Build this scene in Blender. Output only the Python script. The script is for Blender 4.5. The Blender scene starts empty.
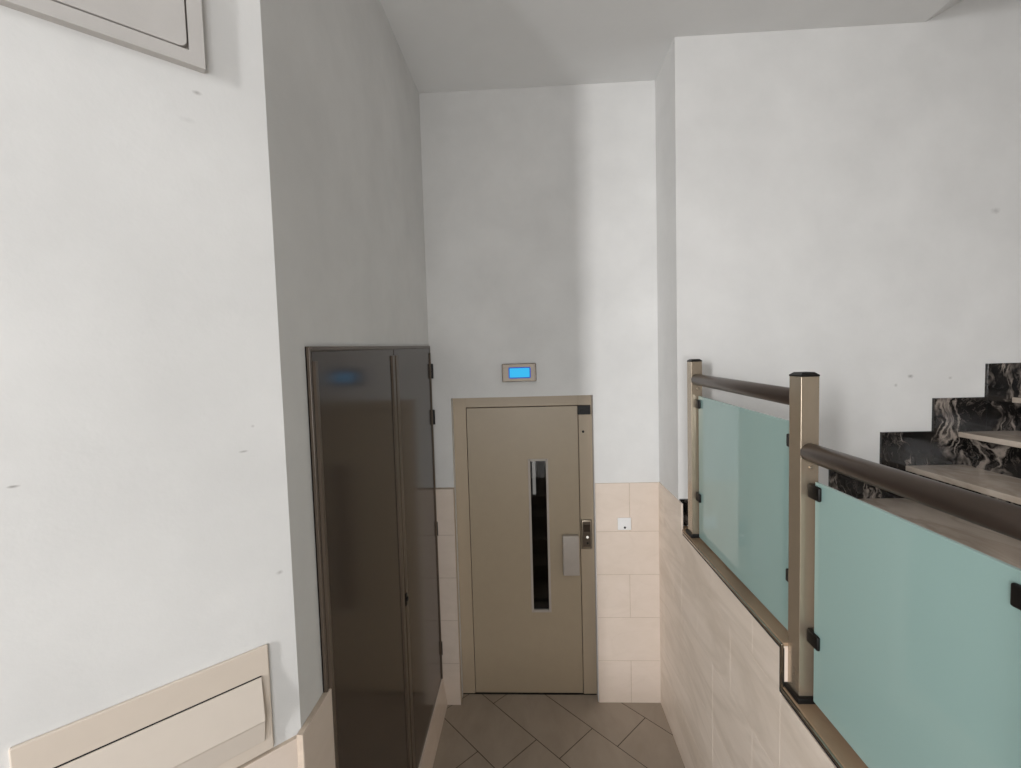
import bpy, bmesh, math, random
from mathutils import Vector, Matrix
random.seed(4)
S = bpy.context.scene
COL = S.collection

# ------------------------------------------------------------------ camera
F_PX = 452.87
R_, F_, U_ = (0.9986451, 0.04368194, -0.02828174), (-0.04520101, 0.99743453, -0.05550883), (0.02578445, 0.05671198, 0.99805757)
cam_data = bpy.data.cameras.new('camera')
cam_data.sensor_fit = 'HORIZONTAL'
cam_data.sensor_width = 36.0
cam_data.lens = F_PX / 1021 * 36.0
cam_data.clip_start = 0.02
cam = bpy.data.objects.new('camera', cam_data)
COL.objects.link(cam)
cam.matrix_world = Matrix(((R_[0], U_[0], -F_[0], 0), (R_[1], U_[1], -F_[1], 0), (R_[2], U_[2], -F_[2], 0), (0, 0, 0, 1)))
S.camera = cam

# ------------------------------------------------------------------ view, world, daylight
S.view_settings.view_transform = 'Standard'
S.view_settings.look = 'None'
S.view_settings.gamma = 1.0
S.view_settings.use_curve_mapping = False
S.view_settings.exposure = 0.05
wd = bpy.data.worlds.new('world')
S.world = wd
wd.use_nodes = True
wd.node_tree.nodes['Background'].inputs[0].default_value = (0.75, 0.87, 1.0, 1)
wd.node_tree.nodes['Background'].inputs[1].default_value = 0.6


def area(name, loc, to, sx, sy, power, col):
    l = bpy.data.lights.new(name, 'AREA')
    l.shape = 'RECTANGLE'
    l.size, l.size_y, l.energy, l.color = sx, sy, power, col
    o = bpy.data.objects.new(name, l)
    COL.objects.link(o)
    o.location = loc
    o.rotation_euler = (Vector(to) - Vector(loc)).to_track_quat('-Z', 'Y').to_euler()
    return o


# daylight entering by the glazed street entrance behind the viewer, and by its narrow sidelight
SIDE, FRONT = (-3.58, -1.75, -1.0, 1.70), (-1.2, 1.2, -1.2, .3)      # openings of the street front: x0, x1, z0, z1
area('entrance_daylight', (0, -3.02, -.45), (0, 0, -.3), 2.4, 1.3, 68, (1.0, 1.0, 1.0))
area('door_daylight', (-3.15, -3.02, 0.275), (-3.15, 0, 0.275), 0.34, 2.5, 58, (1.0, 1.0, 1.0))
area('street_daylight', (-6.10, -8.0, 1.5), (0.62, 3.1, -0.3), 0.62, 2.6, 460, (1.0, 1.0, 1.0))

# ------------------------------------------------------------------ measured dimensions (metres, eye at the origin)
XL, XR, Y1, Y2 = -0.697, 0.860, 3.10, 2.70
ZC, ZF = 1.786, -2.443
Z_ENTRY, Z_LAND = -1.62, -1.06


# ------------------------------------------------------------------ materials
def srgb(r, g, b):
    f = lambda c: (c / 12.92 if c <= 0.04045 else ((c + 0.055) / 1.055) ** 2.4)
    return (f(r / 255), f(g / 255), f(b / 255), 1)


class N:
    def __init__(s, name):
        s.m = bpy.data.materials.new(name)
        s.m.use_nodes = True
        s.t = s.m.node_tree
        s.b = s.t.nodes['Principled BSDF']
        s.co = None

    def n(s, typ, **kw):
        x = s.t.nodes.new(typ)
        for k, v in kw.items():
            setattr(x, k, v)
        return x

    def l(s, a, b):
        s.t.links.new(a, b)

    def coord(s):
        if not s.co:
            s.co = s.n('ShaderNodeNewGeometry').outputs['Position']
        return s.co

    def objcoord(s):
        return s.n('ShaderNodeTexCoord').outputs['Object']

    def noise(s, scale, detail=4, rough=0.55, co=None, dist=0.0):
        x = s.n('ShaderNodeTexNoise')
        x.inputs['Scale'].default_value = scale
        x.inputs['Detail'].default_value = detail
        x.inputs['Roughness'].default_value = rough
        x.inputs['Distortion'].default_value = dist
        s.l(co or s.coord(), x.inputs['Vector'])
        return x.outputs['Fac']

    def ramp(s, fac, stops):
        r = s.n('ShaderNodeValToRGB')
        e = r.color_ramp.elements
        while len(e) < len(stops):
            e.new(0.5)
        for i, (p, c) in enumerate(stops):
            e[i].position = p
            e[i].color = c if len(c) == 4 else (*c, 1)
        s.l(fac, r.inputs[0])
        return r.outputs[0]

    def math(s, op, a, b=None, clamp=False):
        x = s.n('ShaderNodeMath', operation=op, use_clamp=clamp)
        for i, v in enumerate((a, b)):
            if v is None:
                continue
            if isinstance(v, (int, float)):
                x.inputs[i].default_value = v
            else:
                s.l(v, x.inputs[i])
        return x.outputs[0]

    def mix(s, fac, a, b, mode='MIX'):
        x = s.n('ShaderNodeMix', data_type='RGBA', blend_type=mode)
        for sock, v in ((x.inputs[0], fac), (x.inputs[6], a), (x.inputs[7], b)):
            if isinstance(v, (int, float)):
                sock.default_value = v
            elif isinstance(v, tuple):
                sock.default_value = v
            else:
                s.l(v, sock)
        return x.outputs[2]

    def bump(s, h, strength, dist=0.01):
        x = s.n('ShaderNodeBump')
        x.inputs['Strength'].default_value = strength
        x.inputs['Distance'].default_value = dist
        s.l(h, x.inputs['Height'])
        s.l(x.outputs[0], s.b.inputs['Normal'])

    def set(s, col=None, rough=None, metal=None, spec=None, coat=None):
        for key, v in (('Base Color', col), ('Roughness', rough), ('Metallic', metal), ('Specular IOR Level', spec), ('Coat Weight', coat)):
            if v is None:
                continue
            if isinstance(v, (int, float, tuple)):
                s.b.inputs[key].default_value = v
            else:
                s.l(v, s.b.inputs[key])
        return s.m


def plain(name, col, rough=0.5, metal=0.0, spec=0.5, grain=0.06, scale=60, bump=0.0):
    m = N(name)
    c = tuple(col)
    d = tuple(x * (1 - grain * 2) for x in c[:3]) + (1,)
    f = m.noise(scale, 3)
    m.set(m.ramp(f, [(0.3, d), (0.7, c)]), rough, metal, spec)
    if bump:
        m.bump(f, bump, 0.002)
    return m.m


def plaster(name, col, marks=(), blotch=0.05):
    """matt emulsion on plaster; marks = (x, y, z, radius along the wall, radius in z, strength)"""
    m = N(name)
    a = m.noise(2.2, 5, 0.6)
    c = col
    d = tuple(x * (1 - blotch * 2) for x in c[:3]) + (1,)
    out = m.ramp(a, [(0.32, d), (0.68, c)])
    for (x, y, z, rx, rz, st) in marks:
        sub = m.n('ShaderNodeVectorMath', operation='SUBTRACT')
        m.l(m.coord(), sub.inputs[0])
        sub.inputs[1].default_value = (x, y, z)
        mul = m.n('ShaderNodeVectorMath', operation='MULTIPLY')
        m.l(sub.outputs[0], mul.inputs[0])
        mul.inputs[1].default_value = (1 / rx, 1 / rx, 1 / rz)
        ln = m.n('ShaderNodeVectorMath', operation='LENGTH')
        m.l(mul.outputs[0], ln.inputs[0])
        wob = m.math('ADD', ln.outputs['Value'], m.math('MULTIPLY', m.noise(60, 2), 0.9))
        k = m.math('MULTIPLY', m.math('SUBTRACT', 1.45, wob, True), st, True)
        out = m.mix(k, out, srgb(105, 98, 92))
    m.set(out, 0.85, 0, 0.25)
    h = m.math('ADD', m.noise(9, 5, 0.6), m.math('MULTIPLY', m.noise(120, 2), 0.12))
    m.bump(h, 0.10, 0.012)
    return m.m


D45 = Vector((math.sqrt(.5), math.sqrt(.5), 0))
N45 = Vector((math.sqrt(.5), -math.sqrt(.5), 0))
C45 = (-0.697 - 1.236) * math.sqrt(.5)
K45 = C45 / -1.352


def dw(s, z, out=0.0):
    """a point on the slanting wall: s along it, z up, out from its face"""
    return D45 * (s * K45) + N45 * (C45 + out) + Vector((0, 0, z * K45))


def dmark(s, z, rx, rz, st):
    p = dw(s, z)
    return (p.x, p.y, p.z, rx, rz, st)


WHITE = srgb(231, 230, 228)
M = {}
M['plaster'] = plaster('white_plaster', WHITE)
M['plaster_diag'] = plaster('white_plaster_scuffed', WHITE, [dmark(.276, -.224, .014, .004, .6), dmark(-.138, -.230, .012, .0035, .7), dmark(.222, .672, .012, .006, .5),
                                                           dmark(.345, -.575, .010, .007, .45), dmark(.30, -.16, .006, .005, .3), dmark(.20, .60, .02, .008, .10)])
M['plaster_stair'] = plaster('white_plaster_stairs', WHITE, [(2.18, 2.7, -.165, .02, .014, .55), (2.10, 2.7, -.215, .012, .012, .4), (2.40, 2.7, -.18, .013, .01, .35), (2.62, 2.7, .75, .03, .02, .3)], 0.045)
M['ceiling'] = plaster('ceiling_paint', srgb(241, 241, 240), (), 0.02)


def tile_mat(name, c0, c1, vein, rough, vein_amt=0.5, scale=1.6):
    m = N(name)
    mp = m.n('ShaderNodeMapping')
    # veins run down at about 30 degrees towards the entrance
    mp.inputs['Rotation'].default_value = (-0.55, 0, 0)
    mp.inputs['Scale'].default_value = (1.6, 0.75, 3.0)
    m.l(m.coord(), mp.inputs[0])
    a = m.noise(scale, 6, 0.6, mp.outputs[0], 0.5)
    base = m.ramp(a, [(0.34, c0), (0.62, c1)])
    w = m.noise(scale * 0.8, 4, 0.5, mp.outputs[0], 1.2)
    k = m.math('ABSOLUTE', m.math('SUBTRACT', w, 0.5))
    v = m.math('MULTIPLY', m.math('SUBTRACT', 1.0, m.math('MULTIPLY', k, 14), True), vein_amt)
    g = m.noise(140, 2)
    col = m.mix(v, base, vein)
    col = m.mix(m.math('MULTIPLY', g, 0.10), col, vein)
    m.set(col, rough, 0, 0.4)
    m.bump(g, 0.03, 0.002)
    return m.m


M['tile'] = tile_mat('beige_marble_tile', srgb(230, 215, 199), srgb(246, 232, 218), srgb(208, 193, 176), 0.42, 0.35)
M['tile_plain'] = tile_mat('beige_wall_tile', srgb(226, 211, 197), srgb(231, 216, 203), srgb(208, 191, 175), 0.4, 0.12, 2.5)
M['grout'] = plain('beige_grout', srgb(204, 187, 170), 0.9)
M['floor_tile'] = tile_mat('brown_floor_tile', srgb(160, 147, 132), srgb(170, 157, 143), srgb(146, 134, 121), 0.45, 0.15, 3)
M['floor_grout'] = plain('dark_grout', srgb(66, 56, 48), 0.9)
M['cap'] = tile_mat('brown_marble_cap', srgb(150, 125, 100), srgb(164, 138, 112), srgb(112, 92, 74), 0.3, 0.4, 2)
M['tread'] = tile_mat('grey_marble_tread', srgb(198, 184, 170), srgb(216, 203, 190), srgb(168, 150, 134), 0.16, 0.45, 3)
M['taupe'] = plain('taupe_enamel', srgb(184, 167, 144), 0.42, 0, 0.5, 0.015, 14)
M['taupe_leaf'] = plain('taupe_enamel_leaf', srgb(176, 160, 137), 0.40, 0, 0.5, 0.015, 14)
M['taupe_grey'] = plain('grey_handle_metal', srgb(184, 175, 166), 0.4, 0.0, 0.5, 0.02, 30)
M['brown'] = plain('dark_brown_lacquer', srgb(64, 54, 47), 0.16, 0, 0.55, 0.03, 8)
M['brown_edge'] = plain('brown_edge_metal', srgb(96, 84, 73), 0.28, 0.15, 0.5, 0.03, 20)
M['black'] = plain('black_plastic', srgb(20, 18, 17), 0.45, 0, 0.3, 0.05)
M['gap'] = plain('dark_gap', srgb(14, 12, 11), 0.9)
M['champagne'] = plain('champagne_steel', srgb(182, 167, 147), 0.26, 0.68, 0.5, 0.02, 40)
M['trim_metal'] = plain('tile_edge_profile', srgb(176, 168, 156), 0.25, 1.0)
M['rail'] = plain('dark_bronze_rail', srgb(88, 77, 70), 0.34, 0.7, 0.5, 0.03, 30)
M['beige_paint'] = plain('beige_painted_metal', srgb(219, 206, 192), 0.5, 0, 0.4, 0.01, 20)
M['beige_flap'] = plain('beige_painted_flap', srgb(222, 211, 199), 0.45, 0, 0.4, 0.01, 20)
M['grey_panel'] = plaster('painted_grey_panel', srgb(204, 200, 196), (), 0.07)
M['white_plastic'] = plain('white_plastic', srgb(240, 240, 240), 0.35, 0, 0.5, 0.01)
M['steel'] = plain('brushed_steel', srgb(166, 154, 138), 0.32, 0.8, 0.5, 0.03, 90)
M['bezel'] = plain('nickel_bezel', srgb(114, 104, 92), 0.35, 0.5, 0.5, 0.02, 60)
M['lift_dark'] = plain('dark_lift_interior', srgb(46, 42, 40), 0.6)


def emit(name, col, strength):
    m = N(name)
    m.set((0.01, 0.01, 0.01, 1), 0.4, 0, 0.15)
    m.b.inputs['Emission Color'].default_value = col
    m.b.inputs['Emission Strength'].default_value = strength
    return m.m


M['screen_cyan'] = emit('screen_cyan', srgb(48, 186, 242), 0.92)
M['screen_blue'] = emit('screen_blue', srgb(48, 84, 200), 0.7)
M['reflection_strip'] = emit('pane_reflection_glow', srgb(225, 222, 216), 0.75)  # self-glow stands in for the pale reflection in the door window
M['button_lamp'] = emit('button_lamp', (1, 0.95, 0.85, 1), 0.8)

# black marble with pale veins
m = N('black_veined_marble')
warp = m.n('ShaderNodeMix', data_type='VECTOR')
nz = m.n('ShaderNodeTexNoise')
nz.inputs['Scale'].default_value = 5
nz.inputs['Detail'].default_value = 5
m.l(m.coord(), nz.inputs['Vector'])
vm = m.n('ShaderNodeVectorMath', operation='MULTIPLY_ADD')
m.l(nz.outputs['Color'], vm.inputs[0])
vm.inputs[1].default_value = (.28, .28, .28)
m.l(m.coord(), vm.inputs[2])
mp = m.n('ShaderNodeMapping')
mp.inputs['Rotation'].default_value = (0, 0.35, 0)
mp.inputs['Scale'].default_value = (1.7, 1.0, .6)
m.l(vm.outputs[0], mp.inputs[0])
r1 = m.math('ABSOLUTE', m.math('SUBTRACT', m.noise(4.2, 3, 0.5, mp.outputs[0], 0.6), 0.5))
line = m.math('SUBTRACT', 1.0, m.math('MULTIPLY', r1, 24), True)
r2 = m.math('ABSOLUTE', m.math('SUBTRACT', m.noise(15, 4, 0.6, mp.outputs[0], 0.4), 0.5))
fine = m.math('SUBTRACT', 1.0, m.math('MULTIPLY', r2, 40), True)
mask = m.math('MULTIPLY', m.math('SUBTRACT', m.noise(6, 3), 0.43, True), 7.0, True)
vfac = m.math('MULTIPLY', m.math('MAXIMUM', line, m.math('MULTIPLY', fine, 0.3)), mask)
cloud = m.math('MULTIPLY', m.math('SUBTRACT', m.noise(9, 8, 0.75, mp.outputs[0]), 0.58, True), 4.0, True)
fac = m.math('MAXIMUM', m.math('MULTIPLY', vfac, 0.85), m.math('MULTIPLY', cloud, 0.7))
m.set(m.mix(fac, srgb(22, 20, 19), srgb(172, 160, 150)), 0.12, 0, 0.5)
M['black_marble'] = m.m

# frosted sea-green glass: milky film inside, polished outside
m = N('frosted_green_glass')
m.set(srgb(182, 214, 209), 0.55, 0, 0.3, 1.0)
m.b.inputs['Coat Roughness'].default_value = 0.03
m.b.inputs['Coat IOR'].default_value = 1.85
tr = m.n('ShaderNodeBsdfTranslucent')
tr.inputs[0].default_value = srgb(168, 198, 194)
mx = m.n('ShaderNodeMixShader')
mx.inputs[0].default_value = 0.22
m.l(m.b.outputs[0], mx.inputs[1])
m.l(tr.outputs[0], mx.inputs[2])
m.l(mx.outputs[0], m.t.nodes['Material Output'].inputs[0])
M['frosted'] = m.m

# clear pane of the lift door
m = N('clear_glass')
m.set((0.9, 0.95, 0.94, 1), 0.02)
gl = m.n('ShaderNodeBsdfGlossy')
gl.inputs['Roughness'].default_value = 0.03
tp = m.n('ShaderNodeBsdfTransparent')
tp.inputs[0].default_value = (0.55, 0.55, 0.55, 1)
fr = m.n('ShaderNodeFresnel')
fr.inputs[0].default_value = 1.5
mx = m.n('ShaderNodeMixShader')
m.l(fr.outputs[0], mx.inputs[0])
m.l(tp.outputs[0], mx.inputs[1])
m.l(gl.outputs[0], mx.inputs[2])
m.l(mx.outputs[0], m.t.nodes['Material Output'].inputs[0])
M['pane'] = m.m


# ------------------------------------------------------------------ mesh helpers
def add_box(bm, x0, x1, y0, y1, z0, z1, bev=0.0, seg=2, frame=None):
    """axis box, optionally bevelled; frame = (origin, ex, ey, ez) puts it in another basis"""
    t = bmesh.new()
    bmesh.ops.create_cube(t, size=1)
    for v in t.verts:
        v.co = Vector(((x0 + x1) / 2 + v.co.x * (x1 - x0), (y0 + y1) / 2 + v.co.y * (y1 - y0), (z0 + z1) / 2 + v.co.z * (z1 - z0)))
    if bev:
        bmesh.ops.bevel(t, geom=t.edges[:], offset=bev, segments=seg, affect='EDGES', profile=0.5)
    if frame:
        o, ex, ey, ez = frame
        for v in t.verts:
            v.co = o + ex * v.co.x + ey * v.co.y + ez * v.co.z
        if ex.cross(ey).dot(ez) < 0:
            bmesh.ops.reverse_faces(t, faces=t.faces[:])
    merge(bm, t)


def merge(bm, t):
    me = bpy.data.meshes.new('tmp')
    t.to_mesh(me)
    t.free()
    bm.from_mesh(me)
    bpy.data.meshes.remove(me)


def add_prism(bm, pts, ext, bev=0.0):
    """closed polygon pts (3D, planar) extruded by vector ext"""
    t = bmesh.new()
    vs = [t.verts.new(p) for p in pts]
    f = t.faces.new(vs)
    r = bmesh.ops.extrude_face_region(t, geom=[f])
    for v in [g for g in r['geom'] if isinstance(g, bmesh.types.BMVert)]:
        v.co += Vector(ext)
    bmesh.ops.recalc_face_normals(t, faces=t.faces[:])
    if bev:
        bmesh.ops.bevel(t, geom=t.edges[:], offset=bev, segments=2, affect='EDGES', profile=0.5)
    merge(bm, t)


def add_cyl(bm, p0, p1, r, seg=32, bev=0.0):
    p0, p1 = Vector(p0), Vector(p1)
    d = p1 - p0
    t = bmesh.new()
    bmesh.ops.create_cone(t, cap_ends=True, segments=seg, radius1=r, radius2=r, depth=d.length)
    if bev:
        es = [e for e in t.edges if abs(abs(e.verts[0].co.z) - d.length / 2) < 1e-6 and abs(e.verts[0].co.z - e.verts[1].co.z) < 1e-6]
        bmesh.ops.bevel(t, geom=es, offset=bev, segments=2, affect='EDGES', profile=0.5)
    mt = Matrix.Translation((p0 + p1) / 2) @ d.to_track_quat('Z', 'Y').to_matrix().to_4x4()
    bmesh.ops.transform(t, matrix=mt, verts=t.verts[:])
    merge(bm, t)


def rounded_rect(w0, w1, h0, h1, r, n=6):
    out = []
    for cx, cy, a0 in ((w1 - r, h0 + r, -90), (w1 - r, h1 - r, 0), (w0 + r, h1 - r, 90), (w0 + r, h0 + r, 180)):
        for i in range(n + 1):
            a = math.radians(a0 + 90 * i / n)
            out.append((cx + r * math.cos(a), cy + r * math.sin(a)))
    return out


def root_of(o):
    while o.parent:
        o = o.parent
    return o


def obj(name, bm, mat, parent=None, smooth=False):
    """link bm (built in world coordinates) as one mesh object; under a parent it is shifted into its space"""
    me = bpy.data.meshes.new(name)
    base = BASE.get(root_of(parent).name, Vector((0, 0, 0))) if parent else Vector((0, 0, 0))
    if parent:
        bmesh.ops.translate(bm, vec=-base, verts=bm.verts[:])
    else:
        xs = [v.co.x for v in bm.verts]; ys = [v.co.y for v in bm.verts]; zs = [v.co.z for v in bm.verts]
        base = Vector(((min(xs) + max(xs)) / 2, (min(ys) + max(ys)) / 2, min(zs)))
        bmesh.ops.translate(bm, vec=-base, verts=bm.verts[:])
    bm.to_mesh(me)
    bm.free()
    mats = mat if isinstance(mat, (list, tuple)) else [mat]
    for mm in mats:
        me.materials.append(mm)
    o = bpy.data.objects.new(name, me)
    COL.objects.link(o)
    if parent:
        o.parent = parent
    else:
        o.location = base
        BASE[o.name] = base
    if smooth:
        for p in me.polygons:
            p.use_smooth = True
        me.set_sharp_from_angle(angle=math.radians(35))
    return o


BASE = {}


def thing(name, label, cat, loc, group=None):
    o = bpy.data.objects.new(name, None)
    COL.objects.link(o)
    o.empty_display_size = 0.1
    o.location = loc
    BASE[o.name] = Vector(loc)
    o['label'], o['category'] = label, cat
    if group:
        o['group'] = group
    return o


def tag(o, label, cat, group=None):
    o['label'], o['category'] = label, cat
    if group:
        o['group'] = group
    return o


def struct(name, bm, mat, smooth=False):
    o = obj(name, bm, mat, None, smooth)
    o['kind'] = 'structure'
    return o


def box1(x0, x1, y0, y1, z0, z1, bev=0.0):
    b = bmesh.new()
    add_box(b, x0, x1, y0, y1, z0, z1, bev)
    return b


# ------------------------------------------------------------------ the setting
# back wall round the lift opening (opening: X -.562 .. .424, top -.262)
OX0, OX1, OZ1 = -0.556, 0.419, -0.262
bm = bmesh.new()
add_box(bm, XL - .3, OX0, Y1, Y1 + .3, ZF - .1, ZC + .3)
add_box(bm, OX1, XR + .3, Y1, Y1 + .3, ZF - .1, ZC + .3)
add_box(bm, OX0, OX1, Y1, Y1 + .3, OZ1, ZC + .3)
struct('wall_back', bm, M['plaster'])
# left wall of the passage and the slanting wall near the viewer
EDGE = Vector((XL, 1.236, 0))
bm = bmesh.new()
p = [Vector((XL, Y1, ZF - .1)), EDGE + Vector((0, 0, ZF - .1)), EDGE + Vector((-.30, .12, ZF - .1)), Vector((XL - .3, Y1, ZF - .1))]
add_prism(bm, p, (0, 0, ZC - ZF + .4))
struct('wall_left', bm, M['plaster'])
bm = bmesh.new()
q = EDGE - D45 * 1.2
p = [EDGE, q, q - N45 * .2, EDGE - N45 * .2 - D45 * 0.05]
add_prism(bm, [v + Vector((0, 0, ZF - .1)) for v in p], (0, 0, ZC - ZF + .4))
struct('wall_left_slanting', bm, M['plaster_diag'])
XW, YB = -3.6, -3.0
# the pillar side and the stair wall
bm = bmesh.new()
add_box(bm, XR, 5.4, Y2, Y2 + .4 - .001, ZF - .1, 4.2)
struct('wall_right', bm, M['plaster_stair'])
# closing walls round the entrance hall behind the viewer
bm = bmesh.new()
add_box(bm, XW - .2, XW, YB, q.y + .2, ZF - .1, ZC + .3)
add_box(bm, XW - .2, q.x - .001, q.y, q.y + .2, ZF - .1, ZC + .3)
struct('wall_entrance_left', bm, M['plaster'])


def wall_with_openings(bm, x0, x1, y0, y1, z0, z1, holes):
    x = x0
    for (a, b, c, d) in holes:
        add_box(bm, x, a, y0, y1, z0, z1)
        add_box(bm, a, b, y0, y1, z0, c)
        add_box(bm, a, b, y0, y1, d, z1)
        x = b
    add_box(bm, x, x1, y0, y1, z0, z1)


bm = bmesh.new()      # street front with its glazed openings
wall_with_openings(bm, XW - .2, 5.4, YB - .1, YB, ZF - .1, 4.2, [SIDE, FRONT])
struct('wall_front', bm, M['plaster'])
bm = bmesh.new()
add_box(bm, 5.2, 5.4, YB, Y2, ZF - .1, 4.2)
struct('wall_stair_end', bm, M['plaster'])
# ceiling, rising with the stairs beyond X 2.218
bm = bmesh.new()
XC = 2.218
pr = [Vector((XW - .2, YB - .1, ZC)), Vector((XC, YB - .1, ZC)), Vector((5.4, YB - .1, ZC + (5.4 - XC) * .52)),
      Vector((5.4, YB - .1, ZC + (5.4 - XC) * .52 + .25)), Vector((XC, YB - .1, ZC + .25)), Vector((XW - .2, YB - .1, ZC + .25))]
add_prism(bm, pr, (0, Y1 + .3 - YB + .1, 0))
struct('ceiling', bm, M['ceiling'])

# ---- passage floor: long tiles laid at 45 degrees in thirds bond
def clip(poly, n, c):
    out = []
    for i in range(len(poly)):
        a, b = poly[i], poly[(i + 1) % len(poly)]
        da, db = n[0] * a[0] + n[1] * a[1] - c, n[0] * b[0] + n[1] * b[1] - c
        if da <= 0:
            out.append(a)
        if da * db < 0:
            t = da / (da - db)
            out.append((a[0] + t * (b[0] - a[0]), a[1] + t * (b[1] - a[1])))
    return out


s2 = math.sqrt(.5)
bm = bmesh.new()
FX0, FX1, FY0, FY1 = XL + .02, XR - .002, 1.95, Y1 + .085
for row in range(-6, 9):
    a0 = 1.622 + .325 * row
    b0 = -1.98 + .195 * row
    for j in range(-7, 8):
        g = .0028
        r = [(a0 + g, b0 + j * .622 + g), (a0 + .325 - g, b0 + j * .622 + g), (a0 + .325 - g, b0 + (j + 1) * .622 - g), (a0 + g, b0 + (j + 1) * .622 - g)]
        poly = [((a + b) * s2, (a - b) * s2) for a, b in r]
        for n, c in (((1, 0), FX1), ((-1, 0), -FX0), ((0, 1), FY1), ((0, -1), -FY0)):
            if len(poly) >= 3:
                poly = clip(poly, n, c)
        if len(poly) < 3:
            continue
        add_prism(bm, [Vector((x, y, ZF - .012)) for x, y in poly], (0, 0, .012))
for f in bm.faces:
    f.material_index = 0
k = len(bm.faces)
add_box(bm, XL, XR, 1.9, Y1 + .3, ZF - .15, ZF - .0015)
bm.faces.ensure_lookup_table()
for f in bm.faces[k:]:
    f.material_index = 1
struct('floor', bm, [M['floor_tile'], M['floor_grout']])
# stairs down into the passage, out of the picture below the viewer, and the entrance floor
bm = bmesh.new()
for i in range(4):
    add_box(bm, XL - .2, XR, .30 + .3 * i, .30 + .3 * (i + 1), ZF - .15, Z_ENTRY - .165 * (i + 1))
add_box(bm, XL, XR, 1.50, 1.95, ZF - .15, ZF - .0015)
add_box(bm, XW - .2, 5.4, YB - .1, .30, ZF - .15, Z_ENTRY)
add_box(bm, XW - .2, XL - .2, .30, .60, ZF - .15, Z_ENTRY)
struct('floor_entrance', bm, M['floor_tile'])
# raised landing behind the balustrade, stepping down to the entrance
bm = bmesh.new()
add_box(bm, XR + .135, 5.2, 1.30, Y2, ZF - .15, Z_LAND)
add_box(bm, XR + .135, 5.2, 1.00, 1.30, ZF - .15, Z_LAND - .19)
add_box(bm, XR + .135, 5.2, .70, 1.00, ZF - .15, Z_LAND - .38)
add_box(bm, XR + .135, 5.2, .20, .70, ZF - .15, Z_ENTRY)
struct('floor_landing', bm, M['cap'])

# ---- tiled dados; every tile is a thin slab on a grout bed
ROWS = [-2.443, -2.136, -1.824, -1.516, -1.211, -0.872]


def tiles(bm, rects, place, th=.008, gap=.0016):
    """rects (u0,u1,v0,v1); place(u,v,w) -> point"""
    o = place(0, 0, 0)
    ex, ey, ez = place(1, 0, 0) - o, place(0, 0, 1) - o, place(0, 1, 0) - o
    for (u0, u1, v0, v1) in rects:
        add_box(bm, u0 + gap, u1 - gap, -.001, th, v0 + gap, v1 - gap, .0012, 1, (o, ex, ey, ez))
    n = len(bm.faces)
    for (u0, u1, v0, v1) in rects:
        add_box(bm, u0, u1, -.001, th - .0012, v0, v1, 0, 1, (o, ex, ey, ez))
    bm.faces.ensure_lookup_table()
    for f in bm.faces[n:]:
        f.material_index = 1


def bond(u0, u1, rows, joints):
    out = []
    for i in range(len(rows) - 1):
        us = [u0] + [x for x in joints[i] if u0 + .012 < x < u1 - .012] + [u1]
        for a, b in zip(us[:-1], us[1:]):
            out.append((a, b, rows[i], rows[i + 1]))
    return out


# right of the lift
bm = bmesh.new()
tiles(bm, bond(OX1 + .004, XR, ROWS, [[.650], [], [.650], [], [.655]]), lambda u, v, w: Vector((u, Y1 - w, v)))
struct('trim_1', bm, [M['tile_plain'], M['grout']])
# left of the lift, with its return into the opening
bm = bmesh.new()
rl = ROWS[:-1] + [-.886]
tiles(bm, bond(XL, OX0 + .002, rl, [[], [], [], [], []]), lambda u, v, w: Vector((u, Y1 - w, v)), .040)
struct('trim_2', bm, [M['tile_plain'], M['grout']])
# passage side: pillar foot and the parapet under the balustrade
STEP_Y, CAP1, CAP2, CAP3 = 1.577, -1.020, -1.180, -1.37
jn = lambda y0: [y0 + .4 * i for i in range(-6, 9)]
JO = [jn(1.98), jn(2.18), jn(1.78), jn(1.98), jn(2.58)]
PX = lambda u, v, w: Vector((XR - w, u, v))
rect = []
for (a, b, top) in ((2.63, Y1 - .008, -.868), (STEP_Y, 2.63, CAP1 - .022), (.86, STEP_Y, CAP2 - .022), (.2, .86, CAP3 - .022)):
    for i in range(5):
        z0, z1 = ROWS[i], min(ROWS[i + 1], top)
        if i == 4:
            z1 = top
        elif z0 >= top - .01:
            continue
        if z1 - z0 < .01:
            continue
        us = [a] + [x for x in JO[i] if a + .012 < x < b - .012] + [b]
        for u0, u1 in zip(us[:-1], us[1:]):
            rect.append((u0, u1, z0, z1))
bm = bmesh.new()
o = PX(0, 0, 0)
for (u0, u1, v0, v1) in rect:
    g0 = 0.0011
    add_box(bm, XR - .008, XR + .001, u0 + g0, u1 - g0, v0 + g0, v1 - g0, .0006, 1)
n = len(bm.faces)
for (u0, u1, v0, v1) in rect:
    add_box(bm, XR - .0072, XR + .001, u0, u1, v0, v1)
bm.faces.ensure_lookup_table()
for f in bm.faces[n:]:
    f.material_index = 1
struct('trim_3', bm, [M['tile'], M['tile_plain']])
# parapet core
bm = bmesh.new()
add_box(bm, XR, XR + .13, STEP_Y, Y2, ZF - .1, CAP1 - .02)
add_box(bm, XR, XR + .13, .86, STEP_Y, ZF - .1, CAP2 - .02)
add_box(bm, XR, XR + .13, .20, .86, ZF - .1, CAP3 - .02)
add_box(bm, XR, XR + .005, 2.632, Y2, CAP1 - .02, -.870)
struct('wall_parapet', bm, M['tile_plain'])
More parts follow.
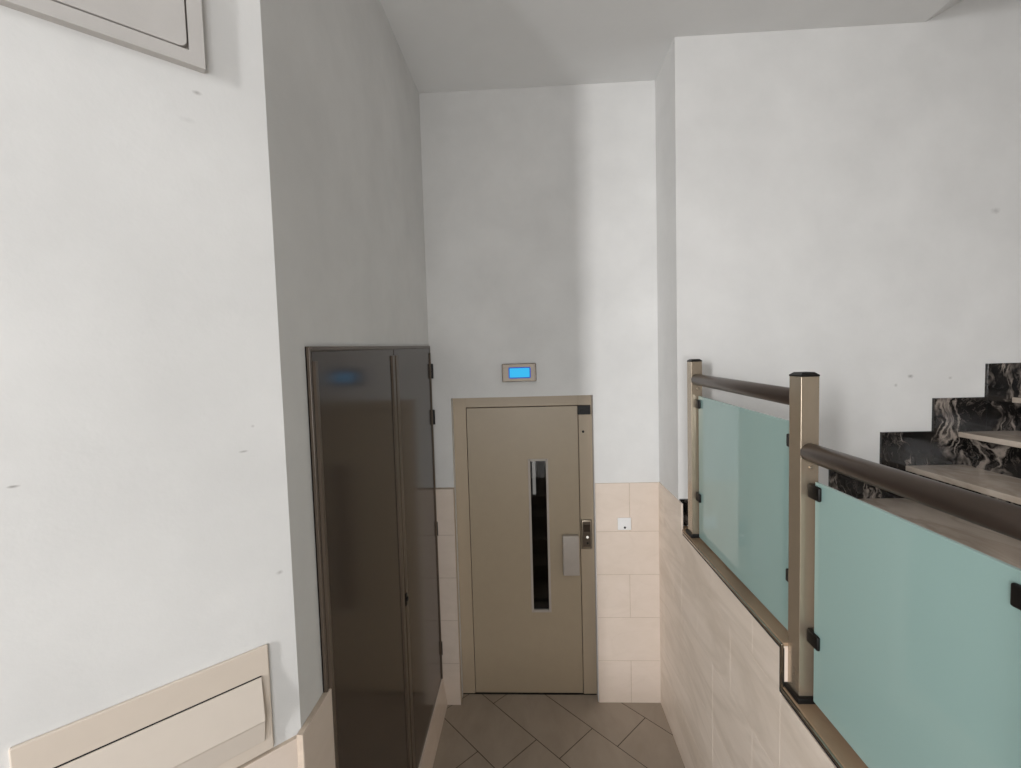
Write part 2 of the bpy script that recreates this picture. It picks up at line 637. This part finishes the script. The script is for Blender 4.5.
# white-beige riser of the parapet step, marble caps, metal edge profile
bm = bmesh.new()
add_box(bm, XR + .001, XR + .134, STEP_Y - .004, STEP_Y + .002, CAP2, CAP1 - .013)
struct('trim_4', bm, M['tile_plain'])
bm = bmesh.new()
add_box(bm, XR - .002, XR + .136, STEP_Y - .006, 2.68, CAP1 - .013, CAP1, .003)
add_box(bm, XR - .002, XR + .136, .86, STEP_Y + .0, CAP2 - .018, CAP2, .003)
add_box(bm, XR - .002, XR + .136, .20, .86, CAP3 - .018, CAP3, .003)
struct('trim_5', bm, M['cap'])
bm = bmesh.new()
e = .010
add_box(bm, XR - .0105, XR - .001, STEP_Y - .006, 2.60, CAP1 - .014, CAP1 - .004, .0015)
add_box(bm, XR - .0105, XR - .001, STEP_Y - .008, STEP_Y + .001, CAP2 - .004, CAP1 - .004, .0015)
add_box(bm, XR - .0105, XR - .001, .86, STEP_Y - .006, CAP2 - .014, CAP2 - .004, .0015)
struct('trim_6', bm, M['trim_metal'])
bm = bmesh.new()
add_box(bm, XR - .0088, XR - .001, STEP_Y, 2.60, CAP1 - .0225, CAP1 - .015)
add_box(bm, XR - .0088, XR - .001, STEP_Y, STEP_Y + .005, CAP2 - .015, CAP1 - .015)
add_box(bm, XR - .0088, XR - .001, .86, STEP_Y + .004, CAP2 - .0225, CAP2 - .015)
add_box(bm, XR - .001, XR + .002, STEP_Y - .0065, STEP_Y, CAP2 - .002, CAP1 - .019)
struct('trim_7', bm, M['gap'])
# dado on the slanting wall and the strip beside the cabinet
ZD = -1.060
bm = bmesh.new()
zr = [-2.443, -2.136, -1.824, -1.516, ZD]
zk = [z / K45 for z in zr[:-1]] + [-1.072 / K45]
tiles(bm, bond(-1.15, .366 + .005, zk, [[-.9, -.5, -.05, .366], [-.7, -.25, .2], [-.9, -.5, -.05], [-.7, -.25, .20]]), lambda u, v, w: dw(u, v, w), .013)
struct('trim_8', bm, [M['tile_plain'], M['grout']])
bm = bmesh.new()
tiles(bm, bond(1.212, 1.424, zr, [[], [], [], []]), lambda u, v, w: Vector((XL + w, u, v)), .018)
struct('trim_9', bm, [M['tile_plain'], M['grout']])
# tiled plinth along the passage foot under the cabinet
bm = bmesh.new()
zt = lambda y: -2.242 - .053 * (3.05 - y)
for (ya, yb) in ((1.428, 1.858), (1.862, 2.298), (2.302, 2.738), (2.742, Y1 - .041)):
    t = bmesh.new()
    lo = [t.verts.new(p) for p in ((XL, ya, ZF), (XL + .046, ya, ZF), (XL + .022, ya, zt(ya)), (XL, ya, zt(ya)))]
    hi = [t.verts.new(p) for p in ((XL, yb, ZF), (XL + .046, yb, ZF), (XL + .022, yb, zt(yb)), (XL, yb, zt(yb)))]
    t.faces.new(lo); t.faces.new(hi[::-1])
    for i in range(4):
        t.faces.new((lo[i], hi[i], hi[(i + 1) % 4], lo[(i + 1) % 4]))
    bmesh.ops.recalc_face_normals(t, faces=t.faces[:])
    merge(bm, t)
struct('baseboard_left', bm, [M['tile_plain'], M['grout']])

# ------------------------------------------------------------------ lift door
FY = Y1 + .072        # face of frame
sc = FY / Y1
LX0, LX1, LZ0, LZ1 = -.451 * sc, .3135 * sc, ZF + .008, -.334 * sc
ld = thing('lift_door', 'taupe metal lift door with a tall narrow window, set in the back wall', 'lift door', (-.07, FY, ZF))
bm = bmesh.new()
add_box(bm, OX0 - .001, LX0 - .004, FY, FY + .09, ZF, OZ1 + .001, .003)
add_box(bm, LX1 + .004, OX1 + .001, FY, FY + .09, ZF, OZ1 + .001, .003)
add_box(bm, LX0 - .006, LX1 + .006, FY, FY + .09, LZ1 + .005, OZ1 + .001, .003)
obj('frame', bm, M['taupe'], ld)
bm = bmesh.new()     # rebate behind the gap
add_box(bm, LX0 - .012, LX0 + .004, FY + .03, FY + .06, ZF, LZ1 + .012)
add_box(bm, LX1 - .004, LX1 + .012, FY + .03, FY + .06, ZF, LZ1 + .012)
add_box(bm, LX0, LX1, FY + .03, FY + .06, LZ1 - .004, LZ1 + .012)
add_box(bm, LX0, LX1, FY + .03, FY + .06, ZF - .002, ZF + .012)
obj('rebate', bm, M['gap'], ld)
# leaf, with a real slot for the window
WX0, WX1, WZ0, WZ1 = -.031 * sc, .098 * sc, -1.784 * sc, -.700 * sc
bm = bmesh.new()
yl0, yl1 = FY + .002, FY + .036
add_box(bm, LX0, WX0, yl0, yl1, LZ0, LZ1, .0015)
add_box(bm, WX1, LX1, yl0, yl1, LZ0, LZ1, .0015)
add_box(bm, WX0 - .002, WX1 + .002, yl0 + .0002, yl1, LZ0 + .001, WZ0)
add_box(bm, WX0 - .002, WX1 + .002, yl0 + .0002, yl1, WZ1, LZ1 - .001)
leaf = obj('door_leaf', bm, M['taupe_leaf'], ld)
bm = bmesh.new()
t = .011
add_box(bm, WX0 - t * .4, WX0 + t, yl0 - .004, yl1 - .008, WZ0 - t * .4, WZ1 + t * .4, .002)
add_box(bm, WX1 - t, WX1 + t * .4, yl0 - .004, yl1 - .008, WZ0 - t * .4, WZ1 + t * .4, .002)
add_box(bm, WX0, WX1, yl0 - .004, yl1 - .008, WZ0 - t * .4, WZ0 + t, .002)
add_box(bm, WX0, WX1, yl0 - .004, yl1 - .008, WZ1 - t, WZ1 + t * .4, .002)
obj('window_frame', bm, M['taupe_grey'], leaf)
obj('window_pane', box1(WX0 + .004, WX1 - .004, yl0 + .012, yl0 + .018, WZ0 + .004, WZ1 - .004), M['pane'], leaf)
bm = bmesh.new()     # folded cover plate that serves as pull handle
add_box(bm, .190 * sc, .302 * sc, yl0 - .042, yl0 - .006, -1.508 * sc, -1.228 * sc, .006, 3)
add_box(bm, .235 * sc, .30 * sc, yl0 - .010, yl0 + .002, -1.50 * sc, -1.24 * sc)
obj('pull_handle', bm, M['taupe_grey'], leaf, True)
bm = bmesh.new()
add_box(bm, .312 * sc, .399 * sc, FY - .014, FY + .01, -.393 * sc, -.330 * sc, .003)
add_box(bm, .330 * sc, .378 * sc, FY - .017, FY - .01, -.373 * sc, -.352 * sc, .002)
obj('closing_contact', bm, M['black'], ld)
bm = bmesh.new()
add_cyl(bm, (.348 * sc, FY - .003, -.512 * sc), (.348 * sc, FY + .004, -.512 * sc), .0085, 20)
obj('keyhole', bm, M['black'], ld)
obj('threshold', box1(OX0, OX1, FY - .006, FY + .09, ZF - .004, ZF + .004, .001), M['gap'], ld)

# dark lift car behind the window, with an added glowing strip for the reflection in the pane
car = thing('lift_car', 'dark lift car interior with a pale glowing strip added for a reflection, behind the narrow door window', 'lift car', (-.07, 3.9, ZF))
bm = bmesh.new()
cx0, cx1, cy0, cy1, cz1 = -.60, .50, 3.42, 4.5, -.2
for b in ((cx0 - .03, cx0, cy0, cy1, ZF, cz1), (cx1, cx1 + .03, cy0, cy1, ZF, cz1), (cx0, cx1, cy1, cy1 + .03, ZF, cz1), (cx0, cx1, cy0, cy1, ZF - .03, ZF), (cx0, cx1, cy0, cy1, cz1, cz1 + .03)):
    add_box(bm, *b)
obj('car_shell', bm, M['lift_dark'], car)
obj('reflection_strip', box1(-.010, .022, 4.46, 4.50, -1.36, -.45, .004), M['reflection_strip'], car)
bm = bmesh.new()
for b in ((OX0 - .2, OX0 - .17, FY + .1, 4.6, ZF - .1, .1), (OX1 + .3, OX1 + .33, FY + .1, 4.6, ZF - .1, .1), (OX0 - .2, OX1 + .33, 4.6, 4.63, ZF - .1, .1), (OX0 - .2, OX1 + .33, FY + .235, 4.63, .1, .13)):
    add_box(bm, *b)
struct('wall_lift_shaft', bm, M['lift_dark'])

# call panel on the right jamb
cp = thing('call_panel', 'slim steel call panel with a lit button on the right jamb of the door', 'control panel', (.36, FY, -1.35))
px0, px1, pz0, pz1 = .322 * sc, .394 * sc, -1.330 * sc, -1.124 * sc
bm = bmesh.new()
add_box(bm, px0, px1, FY - .016, FY + .001, pz0, pz1, .007, 3)
plate = obj('face_plate', bm, M['steel'], cp, True)
bm = bmesh.new()
add_box(bm, px0 + .014, px1 - .012, FY - .019, FY - .014, pz1 - .085, pz1 - .032, .002)
obj('display_window', bm, M['brown'], cp)
bm = bmesh.new()
add_box(bm, px0 + .010, px1 - .010, FY - .018, FY - .013, pz0 + .018, pz1 - .012, .002)
obj('inset_strip', bm, M['brown_edge'], cp)
bm = bmesh.new()
add_cyl(bm, (.362 * sc, FY - .024, pz0 + .088), (.362 * sc, FY - .014, pz0 + .088), .0085, 24, .002)
obj('call_button', bm, M['button_lamp'], cp, True)
bm = bmesh.new()
add_cyl(bm, (.362 * sc, FY - .021, pz0 + .045), (.362 * sc, FY - .014, pz0 + .045), .007, 20, .001)
obj('key_switch', bm, M['black'], cp, True)

# floor indicator above the door
fi = thing('floor_indicator', 'small steel framed display with a glowing blue screen, above the lift door', 'display', (-.08, Y1, -.158))
bm = bmesh.new()
add_box(bm, -.195, .037, Y1 - .030, Y1, -.157, -.034, .004)
bz = obj('housing', bm, M['bezel'], fi)
bm = bmesh.new()
add_box(bm, -.187, -.183, Y1 - .0312, Y1 - .028, -.150, -.041)
obj('cover_seam', bm, M['brown_edge'], fi)
bm = bmesh.new()
add_box(bm, .023, .029, Y1 - .0312, Y1 - .028, -.150, -.041)
obj('cover_seam', bm, M['brown_edge'], fi)
bm = bmesh.new()
add_prism(bm, [Vector((x, Y1 - .0325, z)) for x, z in rounded_rect(-.150, .000, -.134, -.058, .010)], (0, .006, 0))
scr = obj('screen', bm, M['screen_blue'], fi)
bm = bmesh.new()
add_prism(bm, [Vector((x, Y1 - .0340, z)) for x, z in rounded_rect(-.143, -.008, -.127, -.065, .006)], (0, .004, 0))
obj('lit_field', bm, M['screen_cyan'], scr)

# white socket on the tiles
ws = thing('wall_plate', 'small square white wall plate on the beige tiles right of the lift', 'wall plate', (.617, Y1 - .008, -1.198))
bm = bmesh.new()
add_box(bm, .571, .662, Y1 - .020, Y1 - .008, -1.197, -1.112, .004, 2)
obj('plate', bm, M['white_plastic'], ws)
bm = bmesh.new()
add_box(bm, .584, .649, Y1 - .0225, Y1 - .018, -1.184, -1.125, .003, 2)
obj('rocker', bm, M['white_plastic'], ws)
bm = bmesh.new()
add_cyl(bm, (.618, Y1 - .0245, -1.178), (.618, Y1 - .020, -1.178), .0075, 18)
obj('key_slot', bm, M['black'], ws)

# ------------------------------------------------------------------ dark brown cabinet along the left wall
CY0, CYM, CY1, CZ0, CZ1 = 1.378, 2.250, 3.078, -2.303, .056
CX = XL + .004
cb = thing('utility_cabinet', 'tall dark brown two-door metal cabinet flush in the left wall', 'cabinet', (XL, 2.24, CZ0))
bm = bmesh.new()
add_box(bm, XL - .004, CX, CY0, CY1, CZ0, CZ1)
add_box(bm, XL - .002, CX + .010, CY0, CY0 + .012, CZ0, CZ1, .002)
add_box(bm, XL - .002, CX + .010, CY0 + .012, CY1 - .012, CZ1 - .014, CZ1, .002)
add_box(bm, XL - .002, CX + .010, CY1 - .012, CY1, CZ0, CZ1, .002)
obj('frame', bm, M['brown_edge'], cb)


def cab_door(y0, y1, stiles):
    b = bmesh.new()
    add_box(b, CX, CX + .009, y0, y1, CZ0 + .006, CZ1 - .017, .002)
    d = obj('door', b, M['brown'], cb)
    b = bmesh.new()
    for (a, c) in stiles:
        add_prism(b, [Vector((CX + .008, a, CZ0 + .008)), Vector((CX + .0165, a + .006, CZ0 + .008)), Vector((CX + .0165, c - .006, CZ0 + .008)), Vector((CX + .008, c, CZ0 + .008))], (0, 0, CZ1 - CZ0 - .055))
    obj('stile', b, M['brown_edge'], d)
    return d


dl = cab_door(CY0 + .014, CYM - .004, [(CY0 + .016, CY0 + .045), (CYM - .052, CYM - .006)])
dr = cab_door(CYM + .004, CY1 - .014, [(CYM + .006, CYM + .058), (CY1 - .030, CY1 - .016)])
for z in (-.117, -.433, -1.211, -2.071):
    bm = bmesh.new()
    add_cyl(bm, (CX + .017, CY1 - .008, z - .050), (CX + .017, CY1 - .008, z + .050), .011, 16, .002)
    add_box(bm, CX + .006, CX + .024, CY1 - .014, CY1 + .010, z - .048, z + .048, .002)
    obj('hinge', bm, M['black'], dr)
bm = bmesh.new()
add_cyl(bm, (CX + .008, CYM + .012, -1.255), (CX + .026, CYM + .012, -1.255), .011, 20, .002)
add_box(bm, CX + .010, CX + .020, CYM + .002, CYM + .022, -1.29, -1.225, .003)
obj('lock', bm, M['black'], dr)
for o in [cb] + list(cb.children_recursive):        # top and foot run up by 48 mm along the wall
    if o.type == 'MESH':
        for v in o.data.vertices:
            v.co.z += .048 * (v.co.y + BASE[cb.name].y - CY0) / (CY1 - CY0)

# ------------------------------------------------------------------ beige letter box flap plate on the slanting wall
E_S, E_O, E_Z = D45 * K45, N45, Vector((0, 0, K45))
WF = (N45 * C45, E_S, E_O, E_Z)
lb = thing('letter_tray', 'beige metal leaflet box with a hinged front flap, low on the slanting white wall', 'letter box', tuple(dw(.06, -1.05)))
bm = bmesh.new()
add_box(bm, -.175, .303, 0, .010, -1.054, -.760, .003, 2, WF)
obj('back_plate', bm, M['beige_paint'], lb)
bm = bmesh.new()
# flap cross-section (out, z): hinged near the top, leaning out, folded back at its foot
prof = [(.006, -.8405), (.016, -.838), (.030, -.952), (.026, -.958), (.012, -1.020), (.009, -1.018), (.009, -.958)]
add_prism(bm, [dw(-.155, z, o) for o, z in prof], tuple(D45 * .437 * K45), .0015)
fl = obj('flap', bm, M['beige_flap'], lb)
bm = bmesh.new()
add_box(bm, -.155, .282, .009, .0115, -.842, -.8365, 0, 1, WF)  # dark strip painted in for the shadow above the flap
obj('hinge_gap_shade', bm, M['gap'], lb)

# ------------------------------------------------------------------ painted access panel high on the slanting wall
ap = thing('access_panel', 'grey-white painted meter cabinet with a rounded door, top left on the slanting wall', 'access panel', tuple(dw(-.1, .725)))
bm = bmesh.new()
for b in ((-.60, .240, .724, .756), (-.60, -.565, .756, 1.50), (.209, .240, .756, 1.50), (-.60, .240, 1.50, 1.54)):
    add_box(bm, b[0], b[1], 0, .022, b[2], b[3], 0, 2, WF)
obj('frame', bm, M['grey_panel'], ap)
bm = bmesh.new()
add_box(bm, -.566, .210, .001, .008, .755, 1.502, 0, 1, WF)
obj('recess', bm, M['taupe_grey'], ap)
bm = bmesh.new()
add_prism(bm, [dw(s, z, .007) for s, z in rounded_rect(-.561, .2055, .7595, 1.496, .016)], tuple(N45 * .016), .0015)
obj('door', bm, M['grey_panel'], ap)

# ------------------------------------------------------------------ stairs up to the right
st = thing('staircase', 'marble staircase with pale treads and black veined risers, climbing right along the wall', 'staircase', (2.2, 2.0, Z_LAND))
PIT, RIS, NX, NZ = .2872, .1905, 1.861, -.870
SY0, SY1 = 1.30, Y2 - .004
NSTEP = 9
for k in range(NSTEP):
    x, z = NX + PIT * k, NZ + RIS * k
    bm = bmesh.new()
    add_box(bm, x, x + PIT + .04, SY0, SY1 - .012, z - .030, z, .004, 2)
    obj('tread', bm, M['tread'], st)
    bm = bmesh.new()
    add_box(bm, x + .030, x + .05, SY0 + .01, SY1 - .012, z - RIS, z - .030)
    obj('riser', bm, M['black_marble'], st)
bm = bmesh.new()
pts = [Vector((NX + .05, SY0 + .02, Z_LAND))]
for k in range(NSTEP):
    pts += [Vector((NX + .05 + PIT * k, SY0 + .02, NZ + RIS * k - .031)), Vector((NX + .05 + PIT * (k + 1), SY0 + .02, NZ + RIS * k - .031))]
pts += [Vector((NX + .05 + PIT * NSTEP, SY0 + .02, Z_LAND))]
add_prism(bm, pts, (0, SY1 - SY0 - .04, 0))
obj('stair_body', bm, M['plaster'], st)
sx0, sz0 = 1.7285, -.675
for k in range(-1, NSTEP):
    bm = bmesh.new()
    if k < 0:
        add_box(bm, XR + .006, sx0 + .0, Y2 - .016, Y2 + .001, CAP1 + .001, -.862, .001, 1)
    else:
        add_box(bm, sx0 + PIT * k, sx0 + PIT * (k + 1), Y2 - .016, Y2 + .001, sz0 + RIS * (k - 2) - .02 if k else Z_LAND, sz0 + RIS * k, .001, 1)
    obj('skirting', bm, M['black_marble'], st)

# ------------------------------------------------------------------ balustrade
bl = thing('glass_balustrade', 'steel balustrade with frosted green glass and dark round handrail, on the tiled parapet', 'balustrade', (.915, 1.6, CAP2))
BX = .904
PW = .029
posts = [(2.545, CAP1, -.044), (1.540, CAP2, -.085), (.782, CAP3, -.290)]
for (y, zb, zt) in posts:
    bm = bmesh.new()
    add_box(bm, BX - PW, BX + PW, y - .034, y + .034, zb, zt, .0016, 2)
    po = obj('post', bm, M['champagne'], bl)
    bm = bmesh.new()
    add_box(bm, BX - .041, BX + .037, y - .050, y + .046, zb, zb + .018, .003, 2)
    obj('base_plate', bm, M['black'], po)
    bm = bmesh.new()
    add_box(bm, BX - PW - .001, BX + PW + .001, y - .035, y + .035, zt, zt + .005, .001, 1)
    t0 = [(BX - PW - .001, y - .035), (BX + PW + .001, y - .035), (BX + PW + .001, y + .035), (BX - PW - .001, y + .035)]
    t1 = [(BX - PW + .010, y - .024), (BX + PW - .010, y - .024), (BX + PW - .010, y + .024), (BX - PW + .010, y + .024)]
    v0 = [bm.verts.new((a, b, zt + .005)) for a, b in t0]
    v1 = [bm.verts.new((a, b, zt + .014)) for a, b in t1]
    for i in range(4):
        bm.faces.new((v0[i], v0[(i + 1) % 4], v1[(i + 1) % 4], v1[i]))
    bm.faces.new(v1)
    obj('post_cap', bm, M['black'], po)
for (ya, yb, z, zn) in ((2.513, 1.572, -.141, -.160), (1.508, .815, -.333, -.333)):
    bm = bmesh.new()
    add_cyl(bm, (BX, ya, z), (BX, yb, zn), .0305, 40, .002)
    hr = obj('handrail', bm, M['rail'], bl, True)
    bm = bmesh.new()
    add_cyl(bm, (BX + .004, ya - .001, z - .050), (BX + .004, ya - .008, z - .050), .006, 16, .001)
    obj('fixing_screw', bm, M['steel'], hr, True)
GX = BX + .006
for (ya, yb, z0, za, zb, clamps) in ((2.490, 1.590, -1.010, -.230, -.248, ((-.273, -.786), (-.313, -.799))), (1.478, .838, -1.158, -.423, -.423, ((-.456, -.943), (-.470, -.957)))):
    bm = bmesh.new()
    add_prism(bm, [Vector((GX - .005, ya, z0)), Vector((GX - .005, yb, z0)), Vector((GX - .005, yb, zb)), Vector((GX - .005, ya, za))], (.010, 0, 0), .001)
    g = obj('glass_panel', bm, M['frosted'], bl)
    for (yc, sg, zs) in ((ya, 1, clamps[0]), (yb, -1, clamps[1])):
        for zc in zs:
            bm = bmesh.new()
            ye = yc + sg * .021
            yi = yc - sg * .036
            lo, hi = min(ye, yi), max(ye, yi)
            add_box(bm, GX - .017, GX - .0052, lo, hi, zc - .023, zc + .023, .005, 3)
            add_box(bm, GX + .0052, GX + .017, lo, hi, zc - .023, zc + .023, .005, 3)
            lo2, hi2 = (yc + .001, yc + .021) if sg > 0 else (yc - .021, yc - .001)
            add_box(bm, GX - .015, GX + .015, lo2, hi2, zc - .022, zc + .022, .002, 2)
            obj('glass_clamp', bm, M['black'], bl, True)

# parts that look different from the rest of their thing
PART_LABELS = {('glass_balustrade', 'glass_panel'): 'frosted sea-green glass panel', ('glass_balustrade', 'handrail'): 'dark round handrail',
               ('glass_balustrade', 'post_cap'): 'black post cap', ('glass_balustrade', 'glass_clamp'): 'small black glass clamp',
               ('lift_door', 'pull_handle'): 'grey boxed pull handle', ('floor_indicator', 'screen'): 'glowing blue screen',
               ('staircase', 'riser'): 'black veined marble riser', ('staircase', 'skirting'): 'black veined marble skirting',
               ('utility_cabinet', 'hinge'): 'black hinge', ('call_panel', 'call_button'): 'small lit button'}
for o in list(COL.objects):
    if o.parent:
        lab = PART_LABELS.get((root_of(o).name, o.name.split('.')[0]))
        if lab:
            o['label'] = lab
